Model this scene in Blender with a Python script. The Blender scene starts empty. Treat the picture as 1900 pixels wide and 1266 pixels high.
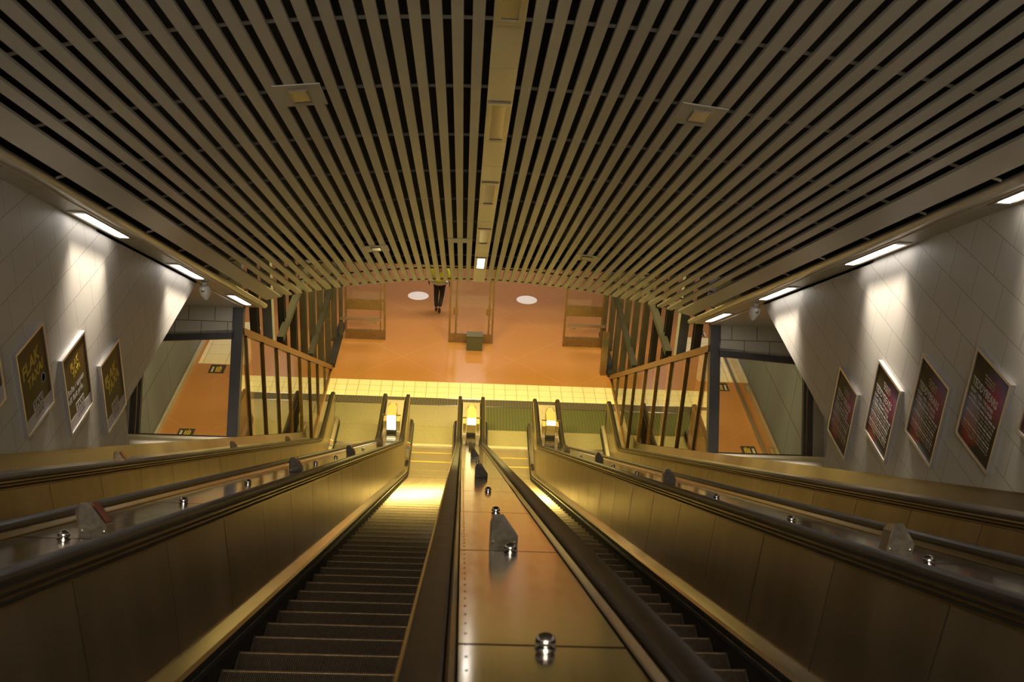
import bpy, math, random
from mathutils import Vector, Matrix
random.seed(4)
C = bpy.context.scene.collection
sc = bpy.context.scene
rad = math.radians

# ---------------------------------------------------------------- camera
cam_d = bpy.data.cameras.new('camera'); cam = bpy.data.objects.new('camera', cam_d); C.objects.link(cam)
cam_d.sensor_width = 36.0; cam_d.lens = 2108.0 * 36.0 / 1900.0; cam_d.clip_start = 0.05; cam_d.clip_end = 200
yaw, pit, rol = rad(2.631), rad(25.88), rad(3.247)
fwd = Vector((math.sin(yaw)*math.cos(pit), math.cos(yaw)*math.cos(pit), -math.sin(pit)))
rgt = Vector((math.cos(yaw), -math.sin(yaw), 0)); upv = rgt.cross(fwd)
r2 = rgt*math.cos(rol) + upv*math.sin(rol); u2 = -rgt*math.sin(rol) + upv*math.cos(rol)
M = Matrix((( r2.x, u2.x, -fwd.x, -0.216), (r2.y, u2.y, -fwd.y, -23.691), (r2.z, u2.z, -fwd.z, 14.427), (0, 0, 0, 1)))
cam.matrix_world = M
cam_d.dof.use_dof = True; cam_d.dof.focus_distance = 16.0; cam_d.dof.aperture_fstop = 6.0
sc.camera = cam

# ---------------------------------------------------------------- world, exposure, large lights
w = bpy.data.worlds.new('world'); sc.world = w; w.use_nodes = True
w.node_tree.nodes['Background'].inputs[0].default_value = (1.0, 0.8, 0.55, 1)
w.node_tree.nodes['Background'].inputs[1].default_value = 0.006
sc.view_settings.view_transform = 'Standard'; sc.view_settings.look = 'None'
sc.view_settings.exposure = 0.22; sc.view_settings.gamma = 1.0; sc.view_settings.use_curve_mapping = False

def area(name, loc, rot, sx, sy, power, col, spread=180):
    d = bpy.data.lights.new(name, 'AREA'); d.shape = 'RECTANGLE'; d.size = sx; d.size_y = sy
    d.energy = power; d.color = col; d.spread = rad(spread)
    o = bpy.data.objects.new(name, d); C.objects.link(o); o.location = loc; o.rotation_euler = rot
    return o
YEL = (1.0, 0.785, 0.235); WARM = (1.0, 0.80, 0.56); WHT = (1.0, 0.88, 0.72)
# sodium-yellow downlights in the lower hall ceiling over the escalator landing
area('landing_light', (-2.0, -0.6, 7.7), (0, 0, 0), 1.6, 1.6, 520, YEL)
area('landing_light', (2.0, -0.6, 7.7), (0, 0, 0), 1.6, 1.6, 520, YEL)
area('landing_light', (0.0, 2.2, 7.7), (0, 0, 0), 3.0, 1.0, 330, YEL)
area('side_hall_light', (-6.0, 1.5, 7.6), (0, 0, 0), 1.0, 3.0, 150, (1.0, 0.72, 0.42))
area('side_hall_light', (6.0, 1.5, 7.6), (0, 0, 0), 1.0, 3.0, 130, (1.0, 0.72, 0.42))
area('ticket_hall_light', (0.0, 9.5, 7.6), (0, 0, 0), 8.0, 2.0, 520, (1.0, 0.87, 0.84))
# added unseen yellow lights aimed up the escalators to brighten the lower slats
for sx in (-1, 1):
    o = area('added_slat_fill', (sx*1.1, 0.6, 7.3), (0, 0, 0), .5, .5, 95, YEL, 140)
    o.rotation_euler = (Vector((sx*.6, -9.0, -.6))).to_track_quat('-Z', 'Y').to_euler()
# lamps over the upper landing behind the camera
area('upper_landing_light', (0.0, -27.5, 17.6), (rad(25), 0, 0), 5.0, 1.5, 480, (1.0, 0.92, 0.78))

# ---------------------------------------------------------------- materials
def mat(name, col, rough=0.6, metal=0.0, spec=0.5):
    m = bpy.data.materials.new(name); m.use_nodes = True
    b = m.node_tree.nodes['Principled BSDF']
    b.inputs['Base Color'].default_value = (*col, 1); b.inputs['Roughness'].default_value = rough
    b.inputs['Metallic'].default_value = metal; b.inputs['Specular IOR Level'].default_value = spec
    return m
def N(m, t, **kw):
    n = m.node_tree.nodes.new(t)
    for k, v in kw.items(): setattr(n, k, v)
    return n
def L(m, a, b): m.node_tree.links.new(a, b)
def bsdf(m): return m.node_tree.nodes['Principled BSDF']
def noisy(m, scale, c1, c2, rmin=None, rmax=None, stretch=(1, 1, 1), detail=3, bump=0):
    tc = N(m, 'ShaderNodeTexCoord'); mp = N(m, 'ShaderNodeMapping'); mp.inputs['Scale'].default_value = stretch
    nz = N(m, 'ShaderNodeTexNoise'); nz.inputs['Scale'].default_value = scale; nz.inputs['Detail'].default_value = detail
    L(m, tc.outputs['Object'], mp.inputs['Vector']); L(m, mp.outputs['Vector'], nz.inputs['Vector'])
    cr = N(m, 'ShaderNodeValToRGB'); cr.color_ramp.elements[0].position = .3; cr.color_ramp.elements[1].position = .7
    cr.color_ramp.elements[0].color = (*c1, 1); cr.color_ramp.elements[1].color = (*c2, 1)
    L(m, nz.outputs['Fac'], cr.inputs['Fac']); L(m, cr.outputs['Color'], bsdf(m).inputs['Base Color'])
    if rmin is not None:
        mr = N(m, 'ShaderNodeMapRange'); mr.inputs['To Min'].default_value = rmin; mr.inputs['To Max'].default_value = rmax
        L(m, nz.outputs['Fac'], mr.inputs['Value']); L(m, mr.outputs['Result'], bsdf(m).inputs['Roughness'])
    if bump:
        bp = N(m, 'ShaderNodeBump'); bp.inputs['Strength'].default_value = bump; bp.inputs['Distance'].default_value = .01
        L(m, nz.outputs['Fac'], bp.inputs['Height']); L(m, bp.outputs['Normal'], bsdf(m).inputs['Normal'])
    return m
M_ = {}
M_['deck'] = noisy(mat('brushed_deck', (.5, .45, .38), .2, 1), 3, (.58, .55, .50), (.68, .64, .59), .08, .17, (6, 1, 1))
M_['panel'] = noisy(mat('balustrade_panel', (.4, .33, .2), .3, .95), 2.2, (.42, .345, .22), (.56, .47, .32), .24, .42, (1, 1.6, .35), 6, .25)
M_['skirt'] = noisy(mat('skirt_metal', (.6, .55, .5), .25, 1), 1.2, (.58, .54, .50), (.72, .68, .64), .10, .24, (1, 1, 1))
M_['chrome'] = mat('polished_metal', (.72, .68, .6), .16, 1)
M_['gold'] = mat('brass_trim', (.48, .36, .16), .3, 1)
M_['rubber'] = noisy(mat('handrail_rubber', (.02, .016, .012), .42, 0, .28), 8, (.014, .011, .009), (.022, .016, .012), .36, .48)
M_['black'] = mat('black_gap', (.008, .007, .006), .7)
M_['brush'] = mat('black_brush', (.01, .01, .01), .9)
M_['step'] = noisy(mat('step_aluminium', (.4, .35, .28), .35, .92), 30, (.56, .46, .34), (.74, .62, .48), .24, .36)
M_['stepdark'] = mat('step_groove', (.014, .012, .010), .6, .3)
M_['yellow'] = mat('step_line', (.75, .55, .04), .5)
M_['plate'] = noisy(mat('landing_plate', (.5, .46, .36), .33, .7), 60, (.36, .325, .20), (.50, .45, .29), .28, .42, (.3, 2, 1))
M_['slat'] = noisy(mat('slat_paint', (.42, .38, .30), .5, 0), 60, (.385, .355, .30), (.43, .40, .34), .38, .52)
M_['plenum'] = mat('dark_plenum', (.012, .010, .009), .9)
M_['rail'] = mat('hanger_rail', (.20, .17, .13), .45, .5)
M_['trough'] = noisy(mat('trough_paint', (.42, .38, .32), .38, .3), 4, (.40, .36, .30), (.44, .4, .34), .32, .42)
M_['steel'] = noisy(mat('painted_steel', (.10, .10, .11), .5, .1), 6, (.052, .05, .052), (.068, .064, .064), .38, .5)
M_['bronze'] = noisy(mat('bronze_frame', (.28, .2, .11), .35, .85), 10, (.25, .18, .09), (.33, .24, .13), .3, .42)
M_['frame'] = mat('poster_frame', (.62, .60, .60), .32, .85)
M_['cream'] = mat('white_paint', (.62, .6, .55), .5)
M_['white'] = mat('white_sticker', (.8, .74, .64), .5)
M_['blackmat'] = mat('floor_sign_black', (.035, .03, .022), .5)
M_['signyellow'] = mat('sign_yellow', (.75, .52, .05), .5)
M_['signwhite'] = mat('sign_white', (.7, .66, .58), .5)
M_['red'] = mat('dark_red', (.16, .03, .022), .4)
M_['blue'] = mat('sticker_blue', (.06, .12, .45), .4)
M_['green'] = mat('green_mat', (.07, .08, .03), .55, .3)
M_['tan'] = mat('mat_strip', (.26, .19, .10), .4, .6)
M_['hivis'] = mat('hi_vis', (.72, .80, .05), .6); M_['reflect'] = mat('reflective_band', (.6, .58, .5), .4)
M_['trousers'] = mat('black_cloth', (.014, .013, .016), .85); M_['skin'] = mat('skin', (.45, .25, .17), .5)
M_['hair'] = mat('dark_hair', (.03, .02, .012), .6); M_['shoe'] = mat('black_leather', (.012, .011, .012), .35)
M_['box'] = mat('dark_grey_box', (.07, .065, .045), .6)
M_['brasslit'] = mat('newel_cover', (.75, .6, .3), .3, .7)
M_['grate'] = None

def emis(name, col, s):
    m = bpy.data.materials.new(name); m.use_nodes = True; nt = m.node_tree; nt.nodes.clear()
    e = nt.nodes.new('ShaderNodeEmission'); e.inputs[0].default_value = (*col, 1); e.inputs[1].default_value = s
    o = nt.nodes.new('ShaderNodeOutputMaterial'); nt.links.new(e.outputs[0], o.inputs[0]); return m
M_['lamp'] = emis('lamp_diffuser', (1, .93, .86), 7.0)
M_['lampdim'] = mat('unlit_diffuser', (.22, .18, .12), .18, .6)
M_['glintyel'] = emis('newel_painted_glint', (1, .88, .5), 5.0)  # glow put in for reflections in the polished newel metal
M_['hall'] = emis('hall_ceiling_lamp', (1, .86, .78), 10.0)

def glass(name, tint=(1, 1, 1), f0=.05):
    m = bpy.data.materials.new(name); m.use_nodes = True; nt = m.node_tree; nt.nodes.clear()
    lw = nt.nodes.new('ShaderNodeLayerWeight'); lw.inputs['Blend'].default_value = .5
    p = nt.nodes.new('ShaderNodeMath'); p.operation = 'POWER'; p.inputs[1].default_value = 4.5; nt.links.new(lw.outputs['Facing'], p.inputs[0])
    a = nt.nodes.new('ShaderNodeMath'); a.operation = 'MULTIPLY_ADD'; a.inputs[1].default_value = 1 - f0; a.inputs[2].default_value = f0; nt.links.new(p.outputs[0], a.inputs[0])
    t = nt.nodes.new('ShaderNodeBsdfTransparent'); t.inputs[0].default_value = (*tint, 1)
    g = nt.nodes.new('ShaderNodeBsdfGlossy'); g.inputs['Roughness'].default_value = .0
    mx = nt.nodes.new('ShaderNodeMixShader'); nt.links.new(a.outputs[0], mx.inputs[0]); nt.links.new(t.outputs[0], mx.inputs[1]); nt.links.new(g.outputs[0], mx.inputs[2])
    o = nt.nodes.new('ShaderNodeOutputMaterial'); nt.links.new(mx.outputs[0], o.inputs[0]); return m
M_['glass'] = glass('clear_glass', (.93, .93, .88), .12); M_['glass2'] = glass('window_glass', (.97, .97, .95), .03)

def brick(name, c, mort, bw, bh, swz=True, off=(0, 0), mortar=.006, offset=.5, rough=.55, c2=None):
    m = mat(name, c, rough)
    tc = N(m, 'ShaderNodeTexCoord'); sx = N(m, 'ShaderNodeSeparateXYZ'); cx = N(m, 'ShaderNodeCombineXYZ')
    L(m, tc.outputs['Object'], sx.inputs[0])
    ax = ('Y', 'Z') if swz is True else (('X', 'Y') if swz is False else swz)
    ad = N(m, 'ShaderNodeMath', operation='ADD'); ad.inputs[1].default_value = off[0]
    ae = N(m, 'ShaderNodeMath', operation='ADD'); ae.inputs[1].default_value = off[1]
    L(m, sx.outputs[ax[0]], ad.inputs[0]); L(m, sx.outputs[ax[1]], ae.inputs[0])
    L(m, ad.outputs[0], cx.inputs['X']); L(m, ae.outputs[0], cx.inputs['Y'])
    b = N(m, 'ShaderNodeTexBrick'); b.offset = offset
    b.inputs['Scale'].default_value = 1; b.inputs['Brick Width'].default_value = bw; b.inputs['Row Height'].default_value = bh
    b.inputs['Mortar Size'].default_value = mortar; b.inputs['Mortar Smooth'].default_value = .3
    b.inputs['Color1'].default_value = (*c, 1); b.inputs['Color2'].default_value = (*(c2 or [x*.95 for x in c]), 1); b.inputs['Mortar'].default_value = (*mort, 1)
    L(m, cx.outputs[0], b.inputs['Vector']); L(m, b.outputs['Color'], bsdf(m).inputs['Base Color'])
    bp = N(m, 'ShaderNodeBump'); bp.inputs['Strength'].default_value = .5; bp.inputs['Distance'].default_value = .003; bp.invert = True
    L(m, b.outputs['Fac'], bp.inputs['Height']); L(m, bp.outputs['Normal'], bsdf(m).inputs['Normal'])
    return m
M_['wall'] = brick('wall_tiles', (.50, .47, .42), (.27, .25, .215), .46, .31, True, (0.1, -10.34+.31*40), .0045, .42, .5)
M_['block'] = brick('concrete_blocks', (.46, .43, .37), (.16, .14, .12), .42, .21, ('X', 'Z'), (0.05, 0.02), .007, .5, .8)
M_['sidewall'] = brick('side_wall_panels', (.105, .125, .19), (.03, .03, .035), 2.0, 1.15, True, (0.4, -.24), .014, .0, .6)
M_['tile'] = brick('cream_floor_tiles', (.68, .62, .44), (.26, .22, .12), .30, .3067, False, (0, -3.33+3.067), .007, 0.0, .3)
M_['beige'] = brick('beige_floor_tiles', (.62, .55, .40), (.26, .2, .12), .60, .60, False, (0.1, -3.9+6), .008, 0.0, .35)

def floor_mat():
    m = mat('terracotta_terrazzo', (.45, .17, .07), .22)
    tc = N(m, 'ShaderNodeTexCoord')
    v = N(m, 'ShaderNodeTexNoise'); v.inputs['Scale'].default_value = 120; v.inputs['Detail'].default_value = 4
    L(m, tc.outputs['Object'], v.inputs['Vector'])
    cr = N(m, 'ShaderNodeValToRGB'); e = cr.color_ramp.elements
    e[0].position = .36; e[0].color = (.20, .078, .036, 1); e[1].position = .62; e[1].color = (.46, .235, .09, 1)
    x = e.new(.5); x.color = (.33, .150, .052, 1)
    L(m, v.outputs['Fac'], cr.inputs['Fac'])
    # thin brass joint lines laid in diamonds
    mp = N(m, 'ShaderNodeMapping'); mp.inputs['Rotation'].default_value = (0, 0, rad(45)); mp.inputs['Location'].default_value = (.35, .2, 0)
    L(m, tc.outputs['Object'], mp.inputs['Vector'])
    b = N(m, 'ShaderNodeTexBrick'); b.offset = 0; b.inputs['Scale'].default_value = 1
    b.inputs['Brick Width'].default_value = 2.2; b.inputs['Row Height'].default_value = 2.2; b.inputs['Mortar Size'].default_value = .012
    L(m, mp.outputs[0], b.inputs['Vector'])
    mx = N(m, 'ShaderNodeMix', data_type='RGBA'); mx.inputs['B'].default_value = (.52, .27, .14, 1)
    ml = N(m, 'ShaderNodeMath', operation='MULTIPLY'); ml.inputs[1].default_value = .28
    L(m, b.outputs['Fac'], ml.inputs[0]); L(m, ml.outputs[0], mx.inputs['Factor'])
    L(m, cr.outputs[0], mx.inputs['A']); L(m, mx.outputs['Result'], bsdf(m).inputs['Base Color'])
    return m
M_['floor'] = floor_mat()
def poster_mat(name, base, blobs):
    m = mat(name, base, .5, 0, .25); tc = N(m, 'ShaderNodeTexCoord'); prev = None
    nz = N(m, 'ShaderNodeTexNoise'); nz.inputs['Scale'].default_value = 5; L(m, tc.outputs['Object'], nz.inputs['Vector'])
    rgb = N(m, 'ShaderNodeRGB'); rgb.outputs[0].default_value = (*base, 1); prev = rgb.outputs[0]
    for (y, z, r, col) in blobs:
        d = N(m, 'ShaderNodeVectorMath', operation='DISTANCE')
        mp = N(m, 'ShaderNodeVectorMath', operation='MULTIPLY'); mp.inputs[1].default_value = (0, 1, 1)
        ml = N(m, 'ShaderNodeVectorMath', operation='MULTIPLY_ADD'); ml.inputs[1].default_value = (0, .16, .16)
        L(m, tc.outputs['Object'], mp.inputs[0]); L(m, nz.outputs['Color'], ml.inputs[0]); L(m, mp.outputs[0], ml.inputs[2])
        L(m, ml.outputs[0], d.inputs[0]); d.inputs[1].default_value = (0, y+.08, z+.08)
        mr = N(m, 'ShaderNodeMapRange'); mr.inputs['From Min'].default_value = 0; mr.inputs['From Max'].default_value = r
        mr.inputs['To Min'].default_value = 1; mr.inputs['To Max'].default_value = 0
        L(m, d.outputs['Value'], mr.inputs['Value'])
        mx = N(m, 'ShaderNodeMix', data_type='RGBA'); mx.inputs['B'].default_value = (*col, 1)
        L(m, mr.outputs[0], mx.inputs['Factor']); L(m, prev, mx.inputs['A']); prev = mx.outputs['Result']
    L(m, prev, bsdf(m).inputs['Base Color']); return m
M_['pL'] = poster_mat('taxi_poster', (.085, .052, .010), [(0, -.15, .3, (.085, .08, .012)), (.1, .2, .3, (.12, .055, .012))])
M_['pR'] = poster_mat('concert_poster', (.032, .021, .011), [(-.22, .24, .3, (.17, .15, .34)), (-.12, .14, .22, (.38, .02, .02)), (.18, -.12, .19, (.36, .36, .6)), (.13, -.24, .18, (.5, .05, .03)), (.26, .12, .16, (.12, .10, .02))])

M_['trimmetal'] = mat('dull_trim_metal', (.36, .31, .24), .24, 1)
M_['stud'] = mat('dark_polished_metal', (.36, .33, .3), .18, 1)
M_['chrome2'] = noisy(mat('worn_cast_metal', (.42, .37, .3), .34, .9), 40, (.34, .30, .24), (.5, .44, .36), .28, .42)
M_['ledge'] = noisy(mat('ledge_metal', (.42, .33, .2), .3, .95), 2.5, (.21, .17, .11), (.29, .235, .155), .26, .40, (1, .5, 1))
M_['trough2'] = mat('fitting_frame', (.30, .26, .2), .35, .5)
M_['steel2'] = noisy(mat('grey_steel', (.20, .21, .24), .5, .1), 5, (.18, .19, .215), (.22, .23, .26), .45, .55)
M_['steel4'] = mat('dark_grey_steel', (.022, .021, .022), .7, 0, .2)  # darkest of the steels, one even tone
M_['signorange'] = mat('sticker_orange', (.7, .2, .05), .4)
M_['posteryellow'] = mat('poster_yellow', (.46, .33, .02), .5)
M_['posterwhite'] = mat('poster_white', (.46, .42, .42), .5)
M_['steel3'] = noisy(mat('dark_steel', (.06, .05, .04), .5, .1), 5, (.05, .043, .034), (.07, .06, .046), .45, .55)
M_['bronze2'] = M_['bronze']
M_['signtan'] = mat('faded_lettering', (.28, .23, .16), .5)
for k_ in ('deck',):
    m = M_[k_]; bsdf(m).inputs['Anisotropic'].default_value = .4
    cv = N(m, 'ShaderNodeCombineXYZ'); cv.inputs[1].default_value = .866; cv.inputs[2].default_value = -.5
    L(m, cv.outputs[0], bsdf(m).inputs['Tangent'])
# ---------------------------------------------------------------- mesh helpers
def nth(n): return '%d%s' % (n, 'th' if 10 < n % 100 < 14 else {1: 'st', 2: 'nd', 3: 'rd'}.get(n % 10, 'th'))
class MB:
    def __init__(s): s.v = []; s.f = []; s.m = []; s.cur = 0
    def poly(s, pts):
        i = len(s.v); s.v += [tuple(p) for p in pts]; s.f.append(tuple(range(i, i+len(pts)))); s.m.append(s.cur); return s
    def box(s, x0, x1, y0, y1, z0, z1):
        return s.hexa([(x0, y0, z0), (x1, y0, z0), (x1, y1, z0), (x0, y1, z0)], [(x0, y0, z1), (x1, y0, z1), (x1, y1, z1), (x0, y1, z1)])
    def hexa(s, a, b):
        i = len(s.v); n = len(a); s.v += [tuple(p) for p in a] + [tuple(p) for p in b]
        s.f.append(tuple(i+k for k in range(n))[::-1]); s.f.append(tuple(i+n+k for k in range(n)))
        for k in range(n): s.f.append((i+k, i+(k+1) % n, i+n+(k+1) % n, i+n+k))
        s.m += [s.cur]*(n+2); return s
    def sweep(s, sections, closed=True, caps=True):
        i = len(s.v); n = len(sections[0])
        for sec in sections: s.v += [tuple(p) for p in sec]
        for k in range(len(sections)-1):
            for j in range(n if closed else n-1):
                a = i+k*n+j; b = i+k*n+(j+1) % n; s.f.append((a, b, b+n, a+n)); s.m.append(s.cur)
        if caps and closed:
            s.f.append(tuple(i+j for j in range(n))[::-1]); e = i+(len(sections)-1)*n
            s.f.append(tuple(e+j for j in range(n))); s.m += [s.cur]*2
        return s
    def cyl(s, p, q, r0, r1=None, n=12):
        r1 = r0 if r1 is None else r1; p = Vector(p); q = Vector(q); d = (q-p).normalized()
        a = d.orthogonal().normalized(); b = d.cross(a)
        ring = lambda c, r: [c + a*r*math.cos(2*math.pi*k/n) + b*r*math.sin(2*math.pi*k/n) for k in range(n)]
        return s.sweep([ring(p, r0), ring(q, r1)])
    def lathe(s, c, axis, prof, n=16):
        c = Vector(c); d = Vector(axis).normalized(); a = d.orthogonal().normalized(); b = d.cross(a)
        return s.sweep([[c + d*h + a*r*math.cos(2*math.pi*k/n) + b*r*math.sin(2*math.pi*k/n) for k in range(n)] for (r, h) in prof])
    def build(s, name, mats, parent=None, smooth=False):
        me = bpy.data.meshes.new(name); 
        if parent is not None and parent.type == 'EMPTY':
            pv = parent.location; vs = [(v[0]-pv.x, v[1]-pv.y, v[2]-pv.z) for v in s.v]
        elif parent is not None:
            pp = parent.parent.location if parent.parent else Vector((0, 0, 0)); vs = [(v[0]-pp.x, v[1]-pp.y, v[2]-pp.z) for v in s.v]
        else: vs = s.v
        me.from_pydata(vs, [], s.f)
        if not isinstance(mats, (list, tuple)): mats = [mats]
        for mm in mats: me.materials.append(M_[mm] if isinstance(mm, str) else mm)
        me.polygons.foreach_set('material_index', s.m)
        if smooth: me.polygons.foreach_set('use_smooth', [True]*len(me.polygons))
        me.update(); import bmesh
        bm = bmesh.new(); bm.from_mesh(me); bmesh.ops.recalc_face_normals(bm, faces=bm.faces); bm.to_mesh(me); bm.free()
        if smooth:
            try: me.set_sharp_from_angle(angle=rad(40))
            except Exception: pass
        o = bpy.data.objects.new(name, me); C.objects.link(o)
        if parent is not None: o.parent = parent
        return o
def tag(o, label=None, cat=None, group=None, kind=None):
    if label: o['label'] = label
    if cat: o['category'] = cat
    if group: o['group'] = group
    if kind: o['kind'] = kind
    return o
def thing(name, label, cat, loc=(0, 0, 0), group=None):
    o = bpy.data.objects.new(name, None); C.objects.link(o); o.location = loc; o.empty_display_size = .1
    return tag(o, label, cat, group)
def struct(o): o['kind'] = 'structure'; return o
def copy_tree(o, parent=None, off=None):
    c = o.copy(); C.objects.link(c)
    if parent: c.parent = parent
    if off: c.location = Vector(o.location) + Vector(off)
    for ch in list(o.children): copy_tree(ch, c)
    return c
def setmesh_text(body, size, loc, rot, m, parent, name='lettering', align='LEFT', sx=1.0, depth=.0006, bold=0.0, shear=0, space=1.0):
    cu = bpy.data.curves.new(name, 'FONT'); cu.body = body; cu.size = size; cu.align_x = align; cu.extrude = depth; cu.offset = bold; cu.shear = shear; cu.space_character = space
    cu.resolution_u = 2
    t = bpy.data.objects.new(name, cu); C.objects.link(t)
    me = bpy.data.meshes.new_from_object(t); bpy.data.objects.remove(t)
    me.materials.clear(); me.materials.append(M_[m])
    o = bpy.data.objects.new(name, me); C.objects.link(o); o.parent = parent
    o.location = loc; o.rotation_euler = rot; o.scale = (sx, 1, 1)
    return o

# ---------------------------------------------------------------- escalator geometry
T30 = math.tan(rad(30)); C0 = -0.7905
def NB(y):          # nose line of the steps
    if y < -1.834: return C0 - T30*y
    if y < -0.834: return 2.0 - math.sqrt(4.0 - (y+0.834)**2)
    return 0.0
YS_TOP = -25.2
def ys(y1, y0=YS_TOP):
    a = [y0, -1.834] + [-1.834 + k/8 for k in range(1, 9)] + [y1]
    return a
INC = (0, math.cos(rad(30)), -math.sin(rad(30)))     # unit vector down the slope
NRM = (0, math.sin(rad(30)), math.cos(rad(30)))

def build_escalator(cx, y_first, label, matted):
    t = thing('escalator', label, 'escalator', (cx, 0, 0), 'four parallel escalators')
    # ---- steps
    n_r = 104; W = .497; pitch = 2*W/n_r
    def step_mesh():
        mb = MB(); top = []
        for k in range(n_r):
            x0 = -W + k*pitch
            top += [(x0, -.009), (x0+pitch*.38, -.009), (x0+pitch*.42, 0), (x0+pitch*.98, 0)]
        # tread ridges run along y; nose at y=0, tread reaches back to y=-.40
        i = len(mb.v)
        for (x, z) in top: mb.v.append((x, -.375, z))
        for (x, z) in top: mb.v.append((x, -.012 if z == 0 else -.004, z))
        for (x, z) in top: mb.v.append((x, 0, z-.012 if z == 0 else z-.004))
        for (x, z) in top: mb.v.append((x, -.02, -.22))
        n = len(top)
        for r in range(3):
            for j in range(n-1):
                mb.f.append((i+r*n+j, i+r*n+j+1, i+(r+1)*n+j+1, i+(r+1)*n+j)); mb.m.append(1 if (top[j][1] < 0 and top[j+1][1] < 0) else 0)
        mb.cur = 0; mb.box(-W, W, -.008, .002, -.012, .0015)
        mb.cur = 2; mb.box(-W, W, -.415, -.375, -.02, -.001)
        mb.cur = 1; mb.box(-W, -W+.002, -.40, -.01, -.2, -.012); mb.box(W-.002, W, -.40, -.01, -.2, -.012)
        mb.cur = 0; mb.box(-W, -W+.012, -.40, 0, -.03, 0.004); mb.box(W-.012, W, -.40, 0, -.03, 0.004)
        return mb
    global STEP_ME
    if STEP_ME is None:
        o = step_mesh().build('step', ['step', 'stepdark', 'yellow']); STEP_ME = o.data; bpy.data.objects.remove(o)
    y = y_first
    while y < .36:
        z = NB(y) - (.004 if y > -.05 else 0)
        o = bpy.data.objects.new('step', STEP_ME); C.objects.link(o); o.parent = t; o.location = (0, y, z)
        y += .4
    # ---- skirts and skirt decks on both sides
    for s in (-1, 1):
        mb = MB(); mb2 = MB(); mb3 = MB()
        Y = ys(.95)
        sec = lambda y, P: [(cx+s*x, y, NB(y)+h) for x, h in P]
        mb.sweep([sec(y, [(.502, -.32), (.502, .13), (.508, .145), (.512, .145), (.512, -.32)]) for y in Y])
        mb2.sweep([sec(y, [(.502, .15), (.515, .172), (.580, .206), (.592, .205), (.592, .14), (.515, .14)]) for y in Y])
        if s: mb3.sweep([sec(y, [(.488, .070), (.502, .060), (.502, .085), (.490, .085)]) for y in Y])
        mb.build('skirt_panel', 'black', t); mb2.build('skirt_deck', 'skirt', t); mb3.build('skirt_brush', 'brush', t)
        mb4 = MB(); mb4.sweep([sec(y, [(.4995, .088), (.5015, .088), (.5015, .105), (.4995, .105)]) for y in Y]); mb4.build('skirt_strip', 'chrome', t)
    # ---- round pictogram stickers at the foot of the left skirt
    if cx < 2:
        for q, (yy, mm) in enumerate(((-.42, 'blue'), (-.30, 'signorange'), (-.19, 'signwhite'))):
            for xo in (.538, .572):
                MB().lathe((cx-xo, yy, NB(yy)+.188+(xo-.538)*.52), (.46, -.0, .88), [(.020, .001), (.020, .004), (.008, .005)], 12).build('pictogram', mm, t)
    # ---- comb and landing plates
    mb = MB(); mb.box(cx-.5, cx+.5, -.02, .10, -.05, .008)
    for k in range(104): mb.hexa([(cx-.497+k*pitch, -.07, -.008), (cx-.497+k*pitch+.004, -.07, -.008), (cx-.497+k*pitch+.004, -.0, .0), (cx-.497+k*pitch, -.0, .0)],
                                [(cx-.497+k*pitch, -.07, -.004), (cx-.497+k*pitch+.004, -.07, -.004), (cx-.497+k*pitch+.004, -.0, .012), (cx-.497+k*pitch, -.0, .012)])
    mb.build('comb_plate', 'chrome', t)
    mb = MB(); y1 = .86 if matted else 2.03
    mb.box(cx-.49, cx+.49, .10, min(.95, y1), -.05, .004)
    if not matted: mb.box(cx-.91, cx+.91, .955, 2.03, -.05, .004)
    o = mb.build('landing_plate', 'plate', t)
    if matted:
        mb = MB(); mb.box(cx-.91, cx+.91, .87, 2.03, -.05, .002); mt = mb.build('entry_mat', 'green', t)
        mb = MB()
        for k in range(24): x = cx-.9+k*.077; mb.box(x, x+.008, .88, 2.02, .0, .008)
        mb.build('mat_strip', 'tan', mt)
    return t
STEP_ME = None
SP = 1.84
names = [(-1.5, 'leftmost escalator beside the taxi posters, mostly hidden behind the balustrades', False),
         (-.5, 'left middle escalator whose long run of dark ribbed steps is in full view', False),
         (.5, 'right middle escalator with lit ribbed steps showing beside the centre balustrade', True),
         (1.5, 'rightmost escalator below the concert posters, steps hidden by balustrades', True)]
esc = [build_escalator(a*SP, (-25.5 if a < 0 else -25.22), l, m) for a, l, m in names]

def hr_path(H=.95, yend=.72, r=.27):
    pts = []      # (y, z, tangent angle)
    P = []
    for y in ys(yend): P.append((y, NB(y)+H))
    c = (yend, H-r)
    for k in range(1, 15):
        a = rad(90 - 195*k/14); P.append((c[0]+r*math.cos(a)*1.15, c[1]+r*math.sin(a)))
    P.append((P[-1][0]-.35, P[-1][1]-.02))
    return P
def tube_path(P, x, sec):
    """sweep a section (dx, dn) along a path of (y, z)"""
    out = []
    for i, (y, z) in enumerate(P):
        a = P[max(i-1, 0)]; b = P[min(i+1, len(P)-1)]
        ty, tz = b[0]-a[0], b[1]-a[1]; l = math.hypot(ty, tz); ty /= l; tz /= l
        out.append([(x+dx, y-tz*dn, z+ty*dn) for dx, dn in sec])
    return out
HSEC = [(.040, -.012), (.043, .004), (.036, .018), (.018, .024), (-.018, .024), (-.036, .018), (-.043, .004), (-.040, -.012), (-.028, -.014), (.028, -.014)]

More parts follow.
